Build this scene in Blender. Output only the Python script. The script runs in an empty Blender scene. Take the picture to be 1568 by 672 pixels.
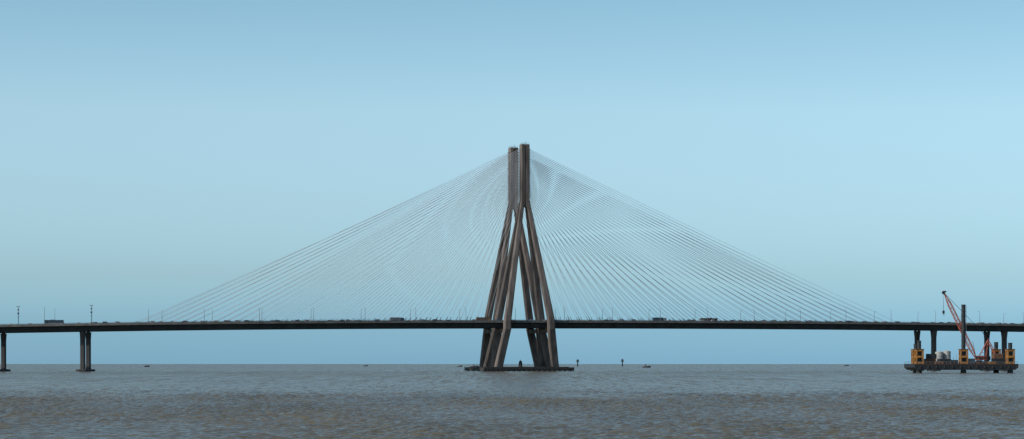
import bpy, math, random
import numpy as np
from mathutils import Vector, Matrix
random.seed(7)
rng=np.random.default_rng(5)
scene=bpy.context.scene
D=1500.0; F=3750.0; H=4.5
# ------------------------------------------------------------ materials
def mat(name,col,rough=0.7,metal=0.0,noise=0.0,nscale=1.0,streak=0.0,spec=0.5):
    m=bpy.data.materials.new(name); m.use_nodes=True
    nt=m.node_tree; b=nt.nodes['Principled BSDF']
    b.inputs['Roughness'].default_value=rough
    b.inputs['Metallic'].default_value=metal
    b.inputs['Specular IOR Level'].default_value=spec
    b.inputs['Base Color'].default_value=(*col,1)
    if noise>0:
        tc=nt.nodes.new('ShaderNodeTexCoord')
        mp=nt.nodes.new('ShaderNodeMapping')
        mp.inputs['Scale'].default_value=(1,1,1.0 if streak==0 else streak)
        n=nt.nodes.new('ShaderNodeTexNoise'); n.inputs['Scale'].default_value=nscale
        n.inputs['Detail'].default_value=6; n.inputs['Roughness'].default_value=0.65
        r=nt.nodes.new('ShaderNodeValToRGB')
        a=[c*(1-noise) for c in col]; c2=[min(1,c*(1+noise)) for c in col]
        r.color_ramp.elements[0].position=0.32; r.color_ramp.elements[0].color=(*a,1)
        r.color_ramp.elements[1].position=0.68; r.color_ramp.elements[1].color=(*c2,1)
        nt.links.new(tc.outputs['Object'],mp.inputs[0]); nt.links.new(mp.outputs[0],n.inputs['Vector'])
        nt.links.new(n.outputs['Fac'],r.inputs[0]); nt.links.new(r.outputs[0],b.inputs['Base Color'])
    return m
M={}
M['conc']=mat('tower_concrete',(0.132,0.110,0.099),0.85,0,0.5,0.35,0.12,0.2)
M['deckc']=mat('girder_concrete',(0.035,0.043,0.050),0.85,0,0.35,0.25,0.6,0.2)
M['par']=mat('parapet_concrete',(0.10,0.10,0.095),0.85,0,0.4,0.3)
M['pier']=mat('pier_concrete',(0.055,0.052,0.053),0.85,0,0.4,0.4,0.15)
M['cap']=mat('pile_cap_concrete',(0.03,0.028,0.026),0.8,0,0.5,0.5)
M['asph']=mat('asphalt',(0.05,0.05,0.05),0.9,0,0.2,2)
M['line']=mat('road_paint',(0.75,0.75,0.72),0.7,0,0.1,3)
M['cable']=mat('cable_sheath',(0.40,0.42,0.44),0.5,0,0.1,0.2)
M['steel']=mat('galvanised_steel',(0.16,0.17,0.18),0.5,0.3,0.2,1)
M['dark']=mat('dark_steel',(0.022,0.026,0.030),0.6,0.2,0.3,0.8)
M['hull']=mat('hull_paint',(0.016,0.018,0.022),0.6,0,0.4,0.5)
M['yellow']=mat('yellow_paint',(0.29,0.125,0.020),0.65,0,0.6,0.6)
M['red']=mat('red_crane_paint',(0.34,0.085,0.05),0.55,0,0.3,1)
M['white']=mat('white_paint',(0.36,0.36,0.34),0.5,0,0.25,1)
M['glass']=mat('window_glass',(0.02,0.03,0.04),0.12,0,0,1)
M['tyre']=mat('tyre_rubber',(0.02,0.02,0.02),0.9,0,0.1,3)
M['blue']=mat('blue_paint',(0.012,0.035,0.07),0.4,0,0.1,1)
M['rust']=mat('rusty_steel',(0.12,0.06,0.035),0.8,0,0.5,1)
CARCOL=[('white_car_paint',(0.62,0.63,0.64)),('silver_car_paint',(0.38,0.40,0.42)),('black_car_paint',(0.02,0.02,0.025)),
 ('red_car_paint',(0.18,0.03,0.03)),('blue_car_paint',(0.03,0.06,0.13)),('grey_car_paint',(0.10,0.11,0.12))]
for n,c in CARCOL: M[n]=mat(n,c,0.3,0,0.05,1)
# ------------------------------------------------------------ mesh builder
class MB:
    def __init__(s): s.v=[];s.f=[];s.mi=[];s.ms=[]
    def m(s,k):
        if k not in s.ms: s.ms.append(k)
        return s.ms.index(k)
    def add(s,vs,fs,k):
        o=len(s.v); s.v+= [tuple(v) for v in vs]
        i=s.m(k)
        for f in fs: s.f.append([o+a for a in f]); s.mi.append(i)
    def box(s,c,d,k,R=None,taper=1.0):
        x,y,z=d[0]/2,d[1]/2,d[2]/2; vs=[]
        for sz,t in((-1,1),(1,taper)):
            for sx,sy in((-1,-1),(1,-1),(1,1),(-1,1)):
                p=Vector((sx*x*t,sy*y*t,sz*z))
                if R: p=R@p
                vs.append(p+Vector(c))
        s.add(vs,[(3,2,1,0),(4,5,6,7),(0,1,5,4),(1,2,6,5),(2,3,7,6),(3,0,4,7)],k)
    def loft(s,rings,k,cap=True):
        n=len(rings[0]); vs=[p for r in rings for p in r]; fs=[]
        for i in range(len(rings)-1):
            for j in range(n):
                a=i*n+j;b=i*n+(j+1)%n; fs.append((a,b,b+n,a+n))
        if cap:
            fs.append(tuple(reversed(range(n)))); fs.append(tuple(range((len(rings)-1)*n,len(rings)*n)))
        s.add(vs,fs,k)
    def beam(s,p,q,r0,r1,k,n=6,cap=True):
        p=Vector(p);q=Vector(q);d=(q-p).normalized()
        u=d.cross(Vector((0,0,1)))
        if u.length<1e-3: u=Vector((1,0,0))
        u.normalize(); w=d.cross(u)
        R=[]
        for c,r in((p,r0),(q,r1)):
            R.append([c+(u*math.cos(a)+w*math.sin(a))*r for a in [2*math.pi*i/n for i in range(n)]])
        R=[list(reversed(x)) for x in R]
        s.loft(R,k,cap)
    def lattice(s,p,q,w0,w1,k,cr=0.12,lr=0.06,n=10,up=Vector((0,1,0))):
        p=Vector(p);q=Vector(q);d=(q-p).normalized(); u=up.normalized(); w=d.cross(u).normalized()
        def cs(t):
            c=p.lerp(q,t); e=min(1,t*6,(1-t)*6); ww=(w0+(w1-w0)*t)*max(0.25,e)/2
            return [c+u*ww*a+w*ww*b for a,b in((1,1),(1,-1),(-1,-1),(-1,1))]
        prev=cs(0)
        for i in range(1,n+1):
            cur=cs(i/n)
            for j in range(4):
                s.beam(prev[j],cur[j],cr,cr,k,4,False)
                s.beam(prev[j],cur[(j+1)%4] if i%2 else cur[(j-1)%4],lr,lr,k,4,False)
                s.beam(cur[j],cur[(j+1)%4],lr,lr,k,4,False)
            prev=cur
    def mesh(s,name):
        me=bpy.data.meshes.new(name); me.from_pydata(s.v,[],s.f)
        for k in s.ms: me.materials.append(M[k])
        me.polygons.foreach_set('material_index',s.mi); me.update(); return me
    def obj(s,name,parent=None,loc=(0,0,0),rot=0):
        return place(s.mesh(name),name,parent,loc,rot)
def place(me,name,parent=None,loc=(0,0,0),rot=0):
    o=bpy.data.objects.new(name,me); scene.collection.objects.link(o)
    o.location=loc; o.rotation_euler=(0,0,rot)
    if parent: o.parent=parent
    return o
def empty(name,loc=(0,0,0)):
    o=bpy.data.objects.new(name,None); scene.collection.objects.link(o); o.location=loc; o.empty_display_size=5; return o
# ------------------------------------------------------------ bridge alignment
X0=(794.5-784)*0.4
S0,S1,DS=-900,900,2.0
def head(s):
    if s<-130: a=16.5-14.5*min(1,(-130-s)/130)
    else: a=16.5
    return math.radians(a)
path={0:(X0,0.0)}
x,y=X0,0.0
for i in range(0,int(S1/DS)):
    h=head((i+.5)*DS); x+=math.cos(h)*DS; y+=math.sin(h)*DS; path[i+1]=(x,y)
x,y=X0,0.0
for i in range(0,int(-S0/DS)):
    h=head(-(i+.5)*DS); x-=math.cos(h)*DS; y-=math.sin(h)*DS; path[-i-1]=(x,y)
def zr(s): return 29.9+0.0050*s-2.1e-5*s*s
def P(s,t,z=None):
    i=max(min(s/DS,S1/DS-1e-6),S0/DS); a=math.floor(i); f=i-a
    x0,y0=path[a]; x1,y1=path[min(a+1,int(S1/DS))]; h=head(s)
    X=x0+(x1-x0)*f-math.sin(h)*t; Y=y0+(y1-y0)*f+math.cos(h)*t
    return Vector((X,Y,zr(s) if z is None else z))
def s_at(px,t):
    lo,hi=-890,890
    for _ in range(50):
        m=(lo+hi)/2; p=P(m,t); q=784+F*p.x/(p.y+D)
        if q<px: lo=m
        else: hi=m
    return lo
bridge=empty('cable_stayed_bridge',(X0,0,0))
def bobj(mb,name):
    o=mb.obj(name); o.parent=bridge; o.matrix_parent_inverse=Matrix.Translation(bridge.location).inverted(); return o
SS=[S0+i*5 for i in range(int((S1-S0)/5)+1)]
def sweep(mb,prof,t0,k,dz=0,closed=True,ss=SS):
    rings=[]
    for s in ss:
        rings.append([P(s,t0+a,zr(s)+b+dz) for a,b in prof])
    mb.loft(rings,k,True)
for t0,nm in((-12,'carriageway_near'),(12,'carriageway_far')):
    g=MB()
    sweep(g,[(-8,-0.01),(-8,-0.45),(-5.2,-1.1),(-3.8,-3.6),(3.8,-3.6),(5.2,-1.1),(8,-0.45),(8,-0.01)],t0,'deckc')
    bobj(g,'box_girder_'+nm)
    g=MB()
    for e in(-1,1):
        pr=[(e*8.0,-0.5),(e*7.62,0.0),(e*7.7,0.85),(e*8.0,0.85)] if e<0 else [(8.0,-0.5),(8.0,0.85),(7.7,0.85),(7.62,0.0)]
        pr=[(a+e*0.02,b) for a,b in pr]
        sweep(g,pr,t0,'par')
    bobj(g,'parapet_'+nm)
    g=MB()
    for e in(-1,1):
        s=-450
        while s<470:
            g.beam(P(s,t0+e*7.85,zr(s)+.8),P(s,t0+e*7.85,zr(s)+1.25),.05,.05,'steel',4); s+=3
        for a in range(-450,470,5):
            g.beam(P(a,t0+e*7.85,zr(a)+1.25),P(a+5,t0+e*7.85,zr(a+5)+1.25),.06,.06,'steel',4,False)
    bobj(g,'handrail_'+nm)
    g=MB(); sweep(g,[(-7.6,0.004),(-7.6,-0.004),(7.6,-0.004),(7.6,0.004)],t0,'asph'); bobj(g,'road_'+nm)
    g=MB()
    for lt in(-3.7,0,3.7):
        s=-500
        while s<500:
            a,b,c,d=[P(q,t0+lt+w,zr(q)+.010) for q,w in((s,-.08),(s+3,-.08),(s+3,.08),(s,.08))]
            g.add([a,b,c,d],[(0,1,2,3)],'line'); s+=9
    bobj(g,'lane_markings_'+nm)
# ------------------------------------------------------------ towers
def zt(y): return 4.5+(557-y)*0.4
def leg(mb,stations,k='conc'):
    rings=[]
    for s,t,z,w,d in stations:
        c=P(s,t,z); h=math.radians(16.5); u=Vector((math.cos(h),math.sin(h),0)); v=Vector((-math.sin(h),math.cos(h),0))
        ch=0.16
        pts=[]
        for a,b in((-1,-1+2*ch),(-1+2*ch,-1),(1-2*ch,-1),(1,-1+2*ch),(1,1-2*ch),(1-2*ch,1),(-1+2*ch,1),(-1,1-2*ch)):
            pts.append(c+u*a*w/2+v*b*d/2)
        rings.append(pts)
    mb.loft(rings,k)
ZTOP=137.4; ZSPLIT=zt(311); ZD=28.5
def cable_z(f): return zt(304)+(zt(231)-zt(304))*f
for tc,nm in((-12,'near'),(12,'far')):
    g=MB()
    for e in(-1,1):
        leg(g,[(e*1.36,tc,ZSPLIT-3.2,2.75,4.6),(e*1.38,tc,ZSPLIT+2,2.7,4.7),(e*1.38,tc,ZTOP,2.7,5.2)])
    g.box(P(0,tc,(ZSPLIT+ZTOP)/2-.4),(0.5,4.3,ZTOP-ZSPLIT-1.2),'conc',Matrix.Rotation(math.radians(16.5),3,'Z'))
    R=Matrix.Rotation(math.radians(16.5),3,'Z')
    for i in range(33):
        z=cable_z(i/32)
        for e in(-1,1):
            for f in(-1,1):
                g.box(P(e*2.85,tc+f*1.5,z),(0.5,0.8,0.42),'conc',R)
    for e in(-1,1):
        g.box(P(e*1.4,tc,ZTOP+.25),(2.2,4.0,.5),'conc',R)
    for a,b in((-2.2,-2),(2.2,-2),(2.2,2),(-2.2,2),(0,2),(0,-2)):
        g.beam(P(a,tc+b,ZTOP),P(a,tc+b,ZTOP+1.3),.06,.06,'steel',4)
    for b in(-2,2): g.beam(P(-2.2,tc+b,ZTOP+1.3),P(2.2,tc+b,ZTOP+1.3),.06,.06,'steel',4)
    g.beam(P(0.8,tc,ZTOP),P(.8,tc,ZTOP+3),.09,.04,'dark',5)
    for e in(-1,1):
        for f in(-1,1):
            leg(g,[(e*1.7,tc+f*1.05,ZSPLIT+1,2.3,2.3),(e*1.95,tc+f*1.2,ZSPLIT-1.5,2.6,2.3),
                   (e*13.8,tc+f*10.0,ZD+2,4.3,3.5),(e*13.9,tc+f*10.0,ZD-3,4.4,3.6),(e*17.8,tc+f*4.2,2.4,4.9,4.2)])
        c=P(e*14.0,tc,24.6); g.box(c,(3.2,17,2.6),'conc',R)
    bobj(g,'pylon_'+nm)
g=MB(); R=Matrix.Rotation(math.radians(16.5),3,'Z')
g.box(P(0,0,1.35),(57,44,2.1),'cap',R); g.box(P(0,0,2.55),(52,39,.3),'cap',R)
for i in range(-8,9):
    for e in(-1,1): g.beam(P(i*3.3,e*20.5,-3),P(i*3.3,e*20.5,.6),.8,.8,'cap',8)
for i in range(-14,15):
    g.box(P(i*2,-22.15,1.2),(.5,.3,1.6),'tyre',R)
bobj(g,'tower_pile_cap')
# ------------------------------------------------------------ stay cables
sL0=s_at(203,-20); sR0=s_at(1377,-20)
for tc,nm in((-12,'near'),(12,'far')):
  for e,send in((-1,sL0),(1,sR0)):
    g=MB(); NC=33
    for i in range(NC):
        s=e*26+(send-e*26)*i/(NC-1)
        z=cable_z(i/(NC-1))
        for f in(-1,1):
            a=P(e*2.9,tc+f*1.5,z); b=P(s,tc+f*7.9,zr(s)+.4)
            sag=(b-a).length*0.0045; prev=a; n=6
            for j in range(1,n+1):
                t=j/n; c=a.lerp(b,t); c.z-=4*sag*t*(1-t)
                g.beam(prev,c,.067,.067,'cable',6,False); prev=c
            g.beam(b,b+(a-b).normalized()*3.2,.13,.13,'dark',6)
    bobj(g,'stay_cables_'+nm+('_west' if e<0 else '_east'))
# ------------------------------------------------------------ approach piers
def pier_mesh(hgt):
    g=MB()
    def ring(w,d,z):
        c=.22; return [Vector((a*w/2,b*d/2,z)) for a,b in((-1,-1+c*2),(-1+2*c,-1),(1-2*c,-1),(1,-1+2*c),(1,1-2*c),(1-2*c,1),(-1+2*c,1),(-1,1-2*c))]
    g.loft([ring(2.9,3.8,1.2),ring(2.8,3.6,6),ring(2.8,3.6,hgt-5),ring(3.0,5.8,hgt-1.6),ring(3.2,6.8,hgt-.35)],'pier')
    for b in(-2.6,2.6): g.box((0,b,hgt-.17),(1.2,1.2,.34),'dark')
    g.loft([ring(7.6,8.6,-4),ring(7.6,8.6,.8),ring(7.0,8.0,1.25)],'cap')
    return g
sp1=s_at(131,0)-0; sp2=s_at(1417,0)
plist=[sp1-50*i for i in range(0,10)]+[sp2+50*i for i in range(0,9)]
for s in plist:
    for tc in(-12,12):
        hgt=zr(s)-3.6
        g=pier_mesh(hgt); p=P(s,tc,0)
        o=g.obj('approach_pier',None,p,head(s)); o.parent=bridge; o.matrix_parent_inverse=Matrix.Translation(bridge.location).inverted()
# ------------------------------------------------------------ vehicles
def wheels(g,xs,w,r):
    for x in xs:
        for e in(-1,1):
            g.beam((x,e*(w/2-.22),r),(x,e*(w/2+.02),r),r,r,'tyre',10)
            g.beam((x,e*(w/2+.02),r),(x,e*(w/2+.05),r),r*.55,r*.5,'steel',8)
def prof(g,pts,w,k,w2=None,zs=None):
    L=[Vector((a,-w/2,b)) for a,b in pts]; Rr=[Vector((a,w/2,b)) for a,b in pts]
    g.loft([L,Rr],k)
def car_mesh(col,suv=False):
    g=MB(); h=1.72 if suv else 1.46
    prof(g,[(-2.1,.35),(2.1,.35),(2.15,.62),(2.05,.85),(1.1,.98),(-1.6,1.0),(-2.12,.92),(-2.15,.6)],1.74,col)
    b=[(-1.95 if suv else -1.6,.985),(1.15,.97),(.35,h),(-1.7 if suv else -.95,h)]
    lo=[Vector((b[0][0],-.82,b[0][1])),Vector((b[1][0],-.82,b[1][1])),Vector((b[1][0],.82,b[1][1])),Vector((b[0][0],.82,b[0][1]))]
    hi=[Vector((b[3][0],-.64,h-.06)),Vector((b[2][0],-.64,h-.06)),Vector((b[2][0],.64,h-.06)),Vector((b[3][0],.64,h-.06))]
    g.loft([lo,hi],'glass')
    g.loft([[v+Vector((0,0,.0)) for v in hi],[Vector((v.x*.93,v.y*.93,h)) for v in hi]],col)
    for i in range(4): g.beam(lo[i],hi[i],.06,.06,col,4)
    for e in(-1,1): g.beam((-.35,e*.83,.98),(-.35,e*.65,h-.05),.05,.05,col,4)
    for e in(-1,1):
        g.box((2.12,e*.62,.7),(.08,.32,.14),'white'); g.box((-2.13,e*.66,.75),(.06,.26,.16),'red')
        g.box((.85,e*.93,1.0),(.14,.16,.12),col)
    wheels(g,(-1.32,1.35),1.74,.32)
    return g.mesh('car')
def bus_mesh(k):
    g=MB()
    prof(g,[(-5.6,.45),(5.6,.45),(5.65,1.3),(5.5,2.95),(5.2,3.1),(-5.5,3.1),(-5.6,2.9)],2.5,k)
    for e in(-1,1):
        for i in range(8): g.box((-4.7+i*1.25,e*1.262,2.15),(1.08,.03,.95),'glass')
        g.box((0,e*1.262,1.0),(10.4,.02,.16),'white')
    g.box((5.6,0,2.05),(.05,2.1,1.2),'glass',Matrix.Rotation(-.09,3,'Y')); g.box((-5.62,0,2.2),(.04,1.9,.8),'glass')
    g.box((-1,0,3.2),(2.4,1.6,.25),'steel')
    wheels(g,(-3.5,3.7),2.5,.48); return g.mesh('bus')
def truck_mesh(k,k2):
    g=MB()
    prof(g,[(2.2,.6),(4.2,.6),(4.25,1.5),(3.9,2.6),(2.2,2.65)],2.3,k)
    g.box((4.1,0,2.02),(.06,1.9,.75),'glass',Matrix.Rotation(-.3,3,'Y'))
    for e in(-1,1): g.box((3.2,e*1.162,1.95),(.9,.03,.7),'glass')
    g.box((-1.2,0,1.85),(6.2,2.4,1.9),k2); g.box((-.4,0,.75),(8.2,1.0,.25),'dark')
    for i in range(7): 
        for e in(-1,1): g.box((-4.1+i*.97,e*1.22,1.85),(.1,.06,1.8),'steel')
    wheels(g,(-3.1,-1.9,3.1),2.3,.48); return g.mesh('truck')
cars=[car_mesh(n,suv) for n,_ in CARCOL for suv in(False,True)]
wts=[8,7,5,5,3,4,1,1,2,2,3,3]
buses=[bus_mesh('blue'),bus_mesh('rust')]; trucks=[truck_mesh('yellow','rust'),truck_mesh('blue','steel'),truck_mesh('white','blue')]
def put(me,name,s,t,dirn):
    p=P(s,t,zr(s)+.012); a=head(s)+(0 if dirn>0 else math.pi)
    return place(me,name,None,p,a)
sb=s_at(83,-17.5); put(buses[0],'bus',sb,-17.5,1)
for px,t,k in((608,-17.4,1),(1010,-17.4,2),(740,-14,0)):
    put(trucks[k],'truck',s_at(px,t),t,1)
put(buses[1],'bus',s_at(1085,8),8,-1)
busy=[s_at(83,-17.5)]+[s_at(p,-17) for p in(608,1010,740)]
for t,dirn,gap in((-17.6,1,7),(-13.9,1,10),(-10.2,1,20),(17.4,-1,22),(13.8,-1,26)):
    s=-440
    while s<440:
        s+=5+random.expovariate(1/gap)
        if t<-13 and any(abs(s-b)<9 for b in busy): continue
        if s<-200 and random.random()<.55: continue
        put(random.choices(cars,wts)[0],'car',s,t,dirn)
# ------------------------------------------------------------ street lamps
def lamp_mesh(h,double):
    g=MB(); g.box((0,0,.25),(.45,.45,.5),'par')
    g.beam((0,0,.5),(0,0,h),.15,.085,'steel',8)
    for e in((-1,1) if double else (1,)):
        g.beam((0,0,h-.1),(0,e*.7,h+.28),.06,.05,'steel',6); g.beam((0,e*.7,h+.28),(0,e*1.7,h+.4),.05,.05,'steel',6)
        g.box((0,e*2.0,h+.4),(.34,.9,.16),'steel'); g.box((0,e*2.05,h+.31),(.26,.6,.03),'white')
    return g.mesh('street_lamp')
L1=lamp_mesh(8.2,False); L2=lamp_mesh(10.2,False)
place(L2,'street_lamp',None,P(s_at(68,-19.45),-19.45),head(-300))
place(L2,'street_lamp',None,P(s_at(84,19.45),19.45),head(-300)+math.pi)
s=-225
while s<400:
    for t,r,off in((-19.45,0,0),(19.45,math.pi,6.5)):
        q=s+off
        if abs(abs(q)-14)<3.5: q+=6
        place(L1,'street_lamp',None,P(q,t,zr(q)),head(q)+r)
    s+=31
def mast_mesh():
    g=MB(); g.box((0,0,.3),(.7,.7,.6),'par'); g.beam((0,0,.6),(0,0,11.6),.17,.10,'dark',8)
    g.box((0,0,9.4),(.7,.9,1.2),'steel'); g.box((0,0,7.2),(.9,.5,1.0),'blue')
    g.box((0,0,11.0),(1.6,.14,.14),'dark')
    for e in(-1,1):
        g.box((e*.75,0,11.25),(.35,.3,.45),'dark')
    g.box((0,0,5.2),(1.5,1.3,.12),'dark'); g.beam((.35,.35,.6),(.35,.35,9),.04,.04,'dark',4)
    return g.mesh('camera_mast')
MM=mast_mesh()
for px in(28,140): place(MM,'camera_mast',None,P(s_at(px,-19.45),-19.45),head(-300))
# ------------------------------------------------------------ jack-up barge with crane
BD=1195.0; bk=BD/F
bx=(1477.5-784)*bk; barge=empty('jack_up_barge',(bx,BD-D+11,0)); barge.rotation_euler=(0,0,math.radians(4))
def Z(y): return H+(557-y)*bk
def Xb(px): return (px-1477.5)*bk
g=MB(); zb,zt2=1.5,Z(557)
L=51.5
prof(g,[(-L/2+1.5,zb),(L/2-1.5,zb),(L/2,zb+1.2),(L/2,zt2),(-L/2,zt2),(-L/2,zb+1.2)],22,'hull')
for i in range(26):
    xx=-L/2+1+i*2; g.box((xx,-11.08,(zb+zt2)/2+.4),(.25,.16,2.0),'dark')
    if i%2: g.beam((xx,-11.25,2.6),(xx,-11.25,3.5),.45,.45,'tyre',10)
g.box((0,-11.1,zt2-.15),(L,.2,.22),'rust')
g.obj('hull',barge)
g=MB()
for i in range(27):
    xx=-L/2+.2+i*(L-.4)/26
    for yy in(-10.8,10.8): g.beam((xx,yy,zt2),(xx,yy,zt2+1.1),.05,.05,'steel',4)
for yy in(-10.8,10.8):
    for zz in(.6,1.1): g.beam((-L/2+.2,yy,zt2+zz),(L/2-.2,yy,zt2+zz),.045,.045,'steel',4)
g.obj('deck_railing',barge)
legs=[(Xb(1406),-8.2,15.5),(Xb(1475),-8.2,Z(467)),(Xb(1548),-8.2,14.5),(Xb(1413),8.2,14.0),(Xb(1540),8.2,15.0)]
g=MB(); j=MB()
for xx,yy,top in legs:
    g.beam((xx,yy,-4),(xx,yy,top),1.0,1.0,'dark',14); 
    g.beam((xx,yy,top),(xx,yy,top+.3),1.15,1.15,'dark',14)
    zz=6
    while zz<top-1: g.beam((xx,yy,zz),(xx,yy,zz+.3),1.12,1.12,'dark',14); zz+=2.4
    g.beam((xx,yy,.0),(xx,yy,1.6),1.5,1.3,'dark',14)
    for a in(-1,1):
        for b in(-1,1): j.box((xx+a*1.6,yy+b*1.6,zt2+3.5),(.6,.6,7.0),'yellow')
    for zz,hh in((.5,.9),(3.5,1.0),(6.6,.9)):
        for a in(-1,1):
            j.box((xx+a*1.61,yy,zt2+zz),(.5,2.6,hh),'yellow'); j.box((xx,yy+a*1.61,zt2+zz),(2.6,.5,hh),'yellow')
    for a in(-1,1): j.beam((xx+a*1.1,yy-1.5,zt2+1),(xx+a*1.1,yy-1.5,zt2+3),.28,.28,'dark',8)
    for a in(-1,1): j.beam((xx+a*1.0,yy-1.5,zt2+4.0),(xx+a*1.0,yy-1.5,zt2+6.2),.16,.16,'rust',8)
    j.box((xx,yy,zt2+7.15),(4.2,4.2,.25),'rust')
g.obj('spud_legs',barge); j.obj('jack_housings',barge)
g=MB()
xx=Xb(1475)
for zz in np.arange(14,Z(467)-1,1.0): g.beam((xx+1.1,-9.0,zz),(xx+1.1,-8.2,zz),.05,.05,'steel',4)
g.beam((xx+1.25,-9,13),(xx+1.25,-9,Z(467)),.06,.06,'steel',4); g.beam((xx+1.25,-8.2,13),(xx+1.25,-8.2,Z(467)),.06,.06,'steel',4)
g.obj('spud_ladder',barge)
g=MB(); cx=Xb(1507); cy=0
for e in(-1,1):
    prof_pts=[(-3.2,.5),(-2.6,0),(2.6,0),(3.2,.5),(3.2,.8),(2.6,1.2),(-2.6,1.2),(-3.2,.8)]
    A=[Vector((cx+a,cy+e*2.2-.45,zt2+b)) for a,b in prof_pts]; B=[v+Vector((0,.9,0)) for v in A]
    g.loft([A,B],'dark')
g.box((cx,cy,zt2+1.1),(3,3.6,.5),'dark'); g.beam((cx,cy,zt2+1.3),(cx,cy,zt2+1.7),1.3,1.3,'dark',16)
g.box((cx+1.1,cy+.3,zt2+2.9),(6.0,2.6,2.2),'red'); g.box((cx+4.4,cy+.2,zt2+2.8),(1.4,3.2,1.9),'dark')
g.box((cx-1.6,cy-1.7,zt2+2.8),(1.8,1.2,2.1),'red'); g.box((cx-1.6,cy-2.31,zt2+3.1),(1.4,.04,1.0),'glass'); g.box((cx-2.52,cy-1.7,zt2+3.1),(.05,1.0,1.1),'glass')
for i in range(4): g.box((cx+.2+i*.9,cy-1.02,zt2+2.9),(.6,.04,1.3),'dark')
g.obj('crane_body',barge)
g=MB(); foot=Vector((cx-1.5,cy,zt2+2.0)); tip=Vector((Xb(1451),cy,Z(447)))
g.lattice(foot,tip,1.9,1.6,'red',.15,.075,22)
g.obj('crane_boom',barge)
g=MB(); af=Vector((Xb(1521),cy,Z(518)))
for e in(-.9,.9):
    g.beam((cx+3.2,cy+e,zt2+3.5),af+Vector((0,e*.5,0)),.16,.13,'red',6); g.beam((cx-.2,cy+e,zt2+3.8),af+Vector((0,e*.5,0)),.16,.13,'red',6)
    for k in range(1,5):
        a=Vector((cx+3.2,cy+e,zt2+3.5)).lerp(af,k/5); b=Vector((cx-.2,cy+e,zt2+3.8)).lerp(af,k/5); g.beam(a,b,.08,.08,'red',4)
    g.beam(af+Vector((0,e*.5,0)),tip+Vector((0,e*.5,0)),.05,.05,'dark',4)
for k in range(6): g.beam(af+Vector((0,-.45+.18*k,0)),(cx+3.6,cy-.45+.18*k,zt2+4),.03,.03,'dark',4)
g.obj('crane_mast_and_pendants',barge)
g=MB(); hk=Vector((Xb(1450.5),cy,Z(478)))
g.beam(tip+Vector((-.3,.1,0)),hk+Vector((.1,.1,1)),.05,.05,'dark',4); g.beam(tip+Vector((-.3,-.1,0)),hk+Vector((-.1,-.1,1)),.05,.05,'dark',4)
g.box(hk+Vector((0,0,.3)),(1.0,.6,1.5),'dark'); g.beam(hk+Vector((0,0,-.4)),hk+Vector((.1,0,-1.3)),.14,.14,'dark',6); g.beam(hk+Vector((.1,0,-1.3)),hk+Vector((.55,0,-1.0)),.13,.06,'dark',6)
for e in(-.35,.35): g.beam(tip+Vector((-.2,e-.1,0)),tip+Vector((-.2,e+.1,0)),.75,.75,'dark',14)
g.box(tip+Vector((.3,0,.5)),(1.6,1.1,.7),'dark')
g.obj('crane_hook_block',barge)
g=MB()
def tank(x,y,r,h,k,z=zt2):
    g.beam((x,y,z),(x,y,z+h),r,r,k,18); g.beam((x,y,z+h),(x,y,z+h+.5),r,r*.3,k,18)
    for q in(.3,.66): g.beam((x,y,z+h*q),(x,y,z+h*q+.15),r+.06,r+.06,'steel',18)
tank(Xb(1443),-1,2.0,5.8,'white'); tank(Xb(1456),0.5,1.9,6.2,'white'); tank(Xb(1450),3.5,1.8,5.4,'steel')
for x,y,d,k,z in((Xb(1425),-5.5,(5.5,2.4,2.5),'rust',0),(Xb(1427),-5.4,(4.8,2.4,2.4),'dark',2.5),(Xb(1487),-6.5,(4.2,2.4,2.6),'steel',0),(Xb(1493),4,(6,2.4,2.6),'blue',0),(Xb(1530),-6,(5.6,2.5,2.6),'dark',0),(Xb(1531),-5.9,(4.4,2.5,2.4),'rust',2.6),(Xb(1460),-8.5,(3.6,2.2,1.9),'dark',0),(Xb(1448),-6.5,(5.6,1.6,2.4),'dark',0),(Xb(1437),-8.8,(4.2,1.6,1.3),'rust',0),(Xb(1519),-8.9,(3.4,1.6,1.2),'yellow',0)):
    g.box((x,y,zt2+z+d[2]/2),d,k)
    n=int(d[0]/.5)
    for i in range(n): g.box((x-d[0]/2+.25+i*.5,y-d[1]/2-.03,zt2+z+d[2]/2),(.16,.06,d[2]*.88),k)
for i in range(9): g.beam((Xb(1495)+.0,-9+.5*i,zt2+.35),(Xb(1520),-9+.5*i,zt2+.35),.22,.22,'rust',8)
for i in range(4): g.beam((Xb(1463)+i*1.2,-4,zt2),(Xb(1463)+i*1.4,-4,zt2+3.5+i%2),.09,.09,'steel',5)
g.beam((Xb(1500),-4,zt2),(Xb(1493),-4,Z(522)),.16,.1,'yellow',6)
g.lattice((Xb(1536),-3,zt2),(Xb(1517),-3,Z(519)),1.1,.8,'red',.1,.06,12)
g.obj('deck_equipment',barge)
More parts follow.
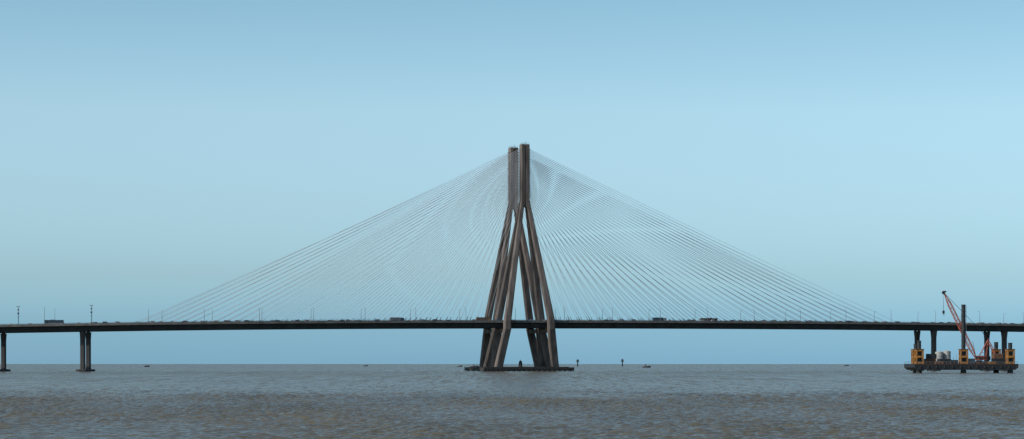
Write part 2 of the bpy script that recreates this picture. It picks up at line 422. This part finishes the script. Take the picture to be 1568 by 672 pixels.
# ------------------------------------------------------------ nav beacons, boats
def beacon(px,d,y_top,name='channel_marker'):
    g=MB(); h=H+(557-y_top)*d/F
    g.beam((0,0,-3),(0,0,h*.62),1.3,.9,'dark',10); g.beam((0,0,h*.60),(0,0,h*.66),2.8,2.8,'dark',12)
    g.beam((0,0,h*.66),(0,0,h*.9),1.9,1.9,'dark',12); g.beam((0,0,h*.9),(0,0,h),.9,.2,'dark',10)
    for a in range(6): 
        c,s_=math.cos(a*1.047)*2.6,math.sin(a*1.047)*2.6; g.beam((c,s_,h*.66),(c,s_,h*.76),.12,.12,'steel',4)
    g.obj(name,None,((px-784)*d/F,d-D,0))
beacon(884.5,4200,549.5); beacon(953,4200,549.0)
def boat(px,d,L,kind=0):
    g=MB(); 
    hull=[]
    for z,w,l in((-.4,.6,.9),(.3,.85,.96),(1.3,1.0,1.0)):
        hull.append([Vector((a*L/2*l,b*L*.13*w,z)) for a,b in((-1,-.7),(-.6,-1),(.5,-1),(1.0,0),(.5,1),(-.6,1),(-1,.7))])
    for v in hull[2]:
        if v.x>L*.4: v.z+=.9
    g.loft(hull,'hull'); g.box((-L*.2,0,2.3),(L*.26,L*.16,2.0),'white'); g.box((-L*.2,-L*.081,2.6),(L*.2,.03,.6),'glass')
    g.box((-L*.2,0,3.4),(L*.3,L*.19,.15),'blue'); g.beam((-L*.05,0,1.3),(-L*.05,0,L*.42),.12,.06,'dark',5); g.beam((L*.15,0,1.3),(L*.15,0,L*.3),.1,.05,'dark',5)
    g.beam((-L*.05,0,L*.2),(L*.3,0,L*.33),.07,.05,'dark',4)
    g.obj('fishing_boat',None,((px-784)*d/F,d-D,0),random.uniform(-.4,.4))
for px,d,L_ in((225,3600,8),(560,4600,8),(704,3800,9),(727,3200,11),(990,2900,10),(1296,5200,10)): boat(px,d,L_)
g=MB(); g.beam((0,0,0),(0,0,.5),1.35,1.3,'cap',14)
g.loft([[Vector((math.cos(a)*r,math.sin(a)*r,z)) for a in [i*math.pi/7 for i in range(14)]] for z,r in((.5,1.15),(2.4,1.1),(3.3,.85),(3.8,.35))],'dark')
g.beam((0,0,3.8),(0,0,4.6),.08,.08,'steel',5); g.obj('navigation_beacon',None,P(-4.2,-17.5,2.7))
# ------------------------------------------------------------ water
def axis(lo,hi,step,far,gr):
    a=list(np.arange(lo,hi+step*.5,step)); s=step; v=a[-1]
    while v<far: s*=gr; v+=s; a.append(v)
    s=step; v=a[0]; pre=[]
    while v>-far: s*=gr; v-=s; pre.append(v)
    return np.array(pre[::-1]+a)
xs=axis(-110,110,0.22,45000,1.035); ys=axis(-1390,-1200,0.24,45000,1.009)
XX,YY=np.meshgrid(xs,ys); 
dx=np.gradient(xs)[None,:]; dy=np.gradient(ys)[:,None]; sp=np.maximum(dx,dy).astype(np.float32)
XX=XX.astype(np.float32); YY=YY.astype(np.float32)
Zw=np.zeros_like(XX)
for i in range(48):
    lam=0.62*(4.2/0.62)**(rng.random()); th=math.radians(250)+rng.normal()*0.7
    k=2*math.pi/lam; A=0.0090*lam**0.65*(0.6+.8*rng.random())
    ph=rng.random()*6.28; arg=k*(math.cos(th)*XX+math.sin(th)*YY)+ph
    fade=np.clip(2.0-3.0*sp/(lam),0,1)
    Zw+=A*np.sin(arg+0.6*np.sin(arg+1.0))*fade
Zw*=(1+0.3*np.sin(XX*.085+1)*np.sin(YY*.05)+.2*np.sin(XX*.21+YY*.03))
ny,nx=XX.shape
co=np.stack([XX,YY,Zw],-1).reshape(-1,3).astype(np.float32)
idx=np.arange(ny*nx).reshape(ny,nx)
q=np.stack([idx[:-1,:-1],idx[:-1,1:],idx[1:,1:],idx[1:,:-1]],-1).reshape(-1,4).astype(np.int32)
me=bpy.data.meshes.new('water'); me.vertices.add(len(co)); me.vertices.foreach_set('co',co.ravel())
me.loops.add(q.size); me.loops.foreach_set('vertex_index',q.ravel())
me.polygons.add(len(q)); me.polygons.foreach_set('loop_start',np.arange(0,q.size,4,dtype=np.int32))
me.polygons.foreach_set('use_smooth',np.ones(len(q),dtype=bool))
me.update()
wm=bpy.data.materials.new('muddy_sea_water'); wm.use_nodes=True; nt=wm.node_tree; b=nt.nodes['Principled BSDF']
b.inputs['Roughness'].default_value=0.25; b.inputs['IOR'].default_value=1.33; b.inputs['Specular IOR Level'].default_value=.30
tc=nt.nodes.new('ShaderNodeTexCoord')
def noise(sc,det,vec=(1,1,1),rough=.6):
    mp=nt.nodes.new('ShaderNodeMapping'); mp.inputs['Scale'].default_value=vec
    n=nt.nodes.new('ShaderNodeTexNoise'); n.inputs['Scale'].default_value=sc; n.inputs['Detail'].default_value=det; n.inputs['Roughness'].default_value=rough
    nt.links.new(tc.outputs['Object'],mp.inputs[0]); nt.links.new(mp.outputs[0],n.inputs['Vector']); return n
n1=noise(0.05,10,(1,.25,1),.8); r=nt.nodes.new('ShaderNodeValToRGB')
r.color_ramp.elements[0].position=.35; r.color_ramp.elements[0].color=(0.076,0.071,0.046,1)
r.color_ramp.elements[1].position=.65; r.color_ramp.elements[1].color=(0.118,0.104,0.068,1)
nt.links.new(n1.outputs['Fac'],r.inputs[0]); nt.links.new(r.outputs[0],b.inputs['Base Color'])
sy=nt.nodes.new('ShaderNodeSeparateXYZ'); nt.links.new(tc.outputs['Object'],sy.inputs[0])
def mask(a,b_):
    m=nt.nodes.new('ShaderNodeMapRange'); m.interpolation_type='SMOOTHSTEP'; m.inputs['From Min'].default_value=a; m.inputs['From Max'].default_value=b_
    nt.links.new(sy.outputs['Y'],m.inputs['Value']); return m
def slope(sc,det,amp,vec,rough=.6,msk=None):
    n=noise(sc,det,vec,rough)
    s=nt.nodes.new('ShaderNodeVectorMath'); s.operation='SUBTRACT'; s.inputs[1].default_value=(.5,.5,.5)
    m=nt.nodes.new('ShaderNodeVectorMath'); m.operation='MULTIPLY'; m.inputs[1].default_value=(amp,amp,0)
    nt.links.new(n.outputs['Color'],s.inputs[0]); nt.links.new(s.outputs[0],m.inputs[0])
    if msk:
        q_=nt.nodes.new('ShaderNodeVectorMath'); q_.operation='SCALE'; nt.links.new(m.outputs[0],q_.inputs[0]); nt.links.new(msk.outputs[0],q_.inputs['Scale']); return q_
    return m
# capillary ripples everywhere; longer wave trains in the open water further out
parts=[slope(2.2,5,1.4,(.75,1,1),.7),slope(1.1,5,1.6,(1,.10,1),.7,mask(-1330,-1150)),slope(.6,5,2.0,(1,.02,1),.7,mask(-1100,-750))]
ge=nt.nodes.new('ShaderNodeNewGeometry'); last=ge.outputs['Normal']
for p_ in parts:
    a1=nt.nodes.new('ShaderNodeVectorMath'); a1.operation='ADD'; nt.links.new(last,a1.inputs[0]); nt.links.new(p_.outputs[0],a1.inputs[1]); last=a1.outputs[0]
nn=nt.nodes.new('ShaderNodeVectorMath'); nn.operation='NORMALIZE'
nt.links.new(last,nn.inputs[0]); nt.links.new(nn.outputs[0],b.inputs['Normal'])
me.materials.append(wm); place(me,'water')
# ------------------------------------------------------------ light
az=Vector((-0.88,-0.475)).normalized(); el=math.radians(38)
rot=math.atan2(az.x,az.y)
sd=Vector((az.x*math.cos(el),az.y*math.cos(el),math.sin(el)))
sl=bpy.data.lights.new('sun','SUN'); sl.energy=3.6; sl.angle=math.radians(.5); sl.color=(1,.94,.86)
so=bpy.data.objects.new('sun',sl); scene.collection.objects.link(so); so.rotation_euler=sd.to_track_quat('Z','Y').to_euler(); so.location=(0,0,300)
w=bpy.data.worlds.new('World'); scene.world=w; w.use_nodes=True; nt=w.node_tree
bg=nt.nodes['Background']; bg.inputs['Strength'].default_value=.1
sky=nt.nodes.new('ShaderNodeTexSky'); sky.sky_type='NISHITA'; sky.sun_disc=False; sky.sun_elevation=el; sky.sun_rotation=rot
sky.air_density=1.0; sky.dust_density=1.5; sky.ozone_density=2.0
# humid sea haze: colour filter by elevation of the sky direction
tc=nt.nodes.new('ShaderNodeTexCoord'); sx=nt.nodes.new('ShaderNodeSeparateXYZ'); nt.links.new(tc.outputs['Generated'],sx.inputs[0])
mr=nt.nodes.new('ShaderNodeMapRange'); mr.inputs['From Min'].default_value=0; mr.inputs['From Max'].default_value=.3
nt.links.new(sx.outputs['Z'],mr.inputs['Value'])
cr=nt.nodes.new('ShaderNodeValToRGB'); cr.color_ramp.interpolation='LINEAR'
stops=[(0.0,(1.3,2.4,3.7)),(0.05,(.98,1.80,2.78)),(.12,(1.05,1.54,2.07)),(.22,(1.19,1.52,1.82)),(.34,(1.32,1.57,1.66)),(.5,(1.06,1.36,1.38)),(1.0,(.9,1.05,1.1))]
el_=cr.color_ramp.elements
while len(el_)<len(stops): el_.new(.5)
for e_,(p_,c_) in zip(el_,stops): e_.position=p_; e_.color=(c_[0]/4,c_[1]/4,c_[2]/4,1)
nt.links.new(mr.outputs[0],cr.inputs[0])
sc=nt.nodes.new('ShaderNodeVectorMath'); sc.operation='SCALE'; sc.inputs['Scale'].default_value=4
ml=nt.nodes.new('ShaderNodeVectorMath'); ml.operation='MULTIPLY'
nt.links.new(cr.outputs[0],sc.inputs[0]); nt.links.new(sc.outputs[0],ml.inputs[0]); nt.links.new(sky.outputs[0],ml.inputs[1])
nt.links.new(ml.outputs[0],bg.inputs['Color'])
# ------------------------------------------------------------ camera
cam=bpy.data.cameras.new('camera'); co_=bpy.data.objects.new('camera',cam); scene.collection.objects.link(co_)
cam.sensor_width=36; cam.lens=36*F/1568; cam.shift_y=(557-336)/1568; cam.clip_end=100000; cam.clip_start=1
co_.location=(0,-D,H); co_.rotation_euler=(math.radians(90),0,0)
scene.camera=co_
scene.view_settings.view_transform='Standard'; scene.view_settings.look='None'; scene.view_settings.exposure=0
print('nverts',len(co))
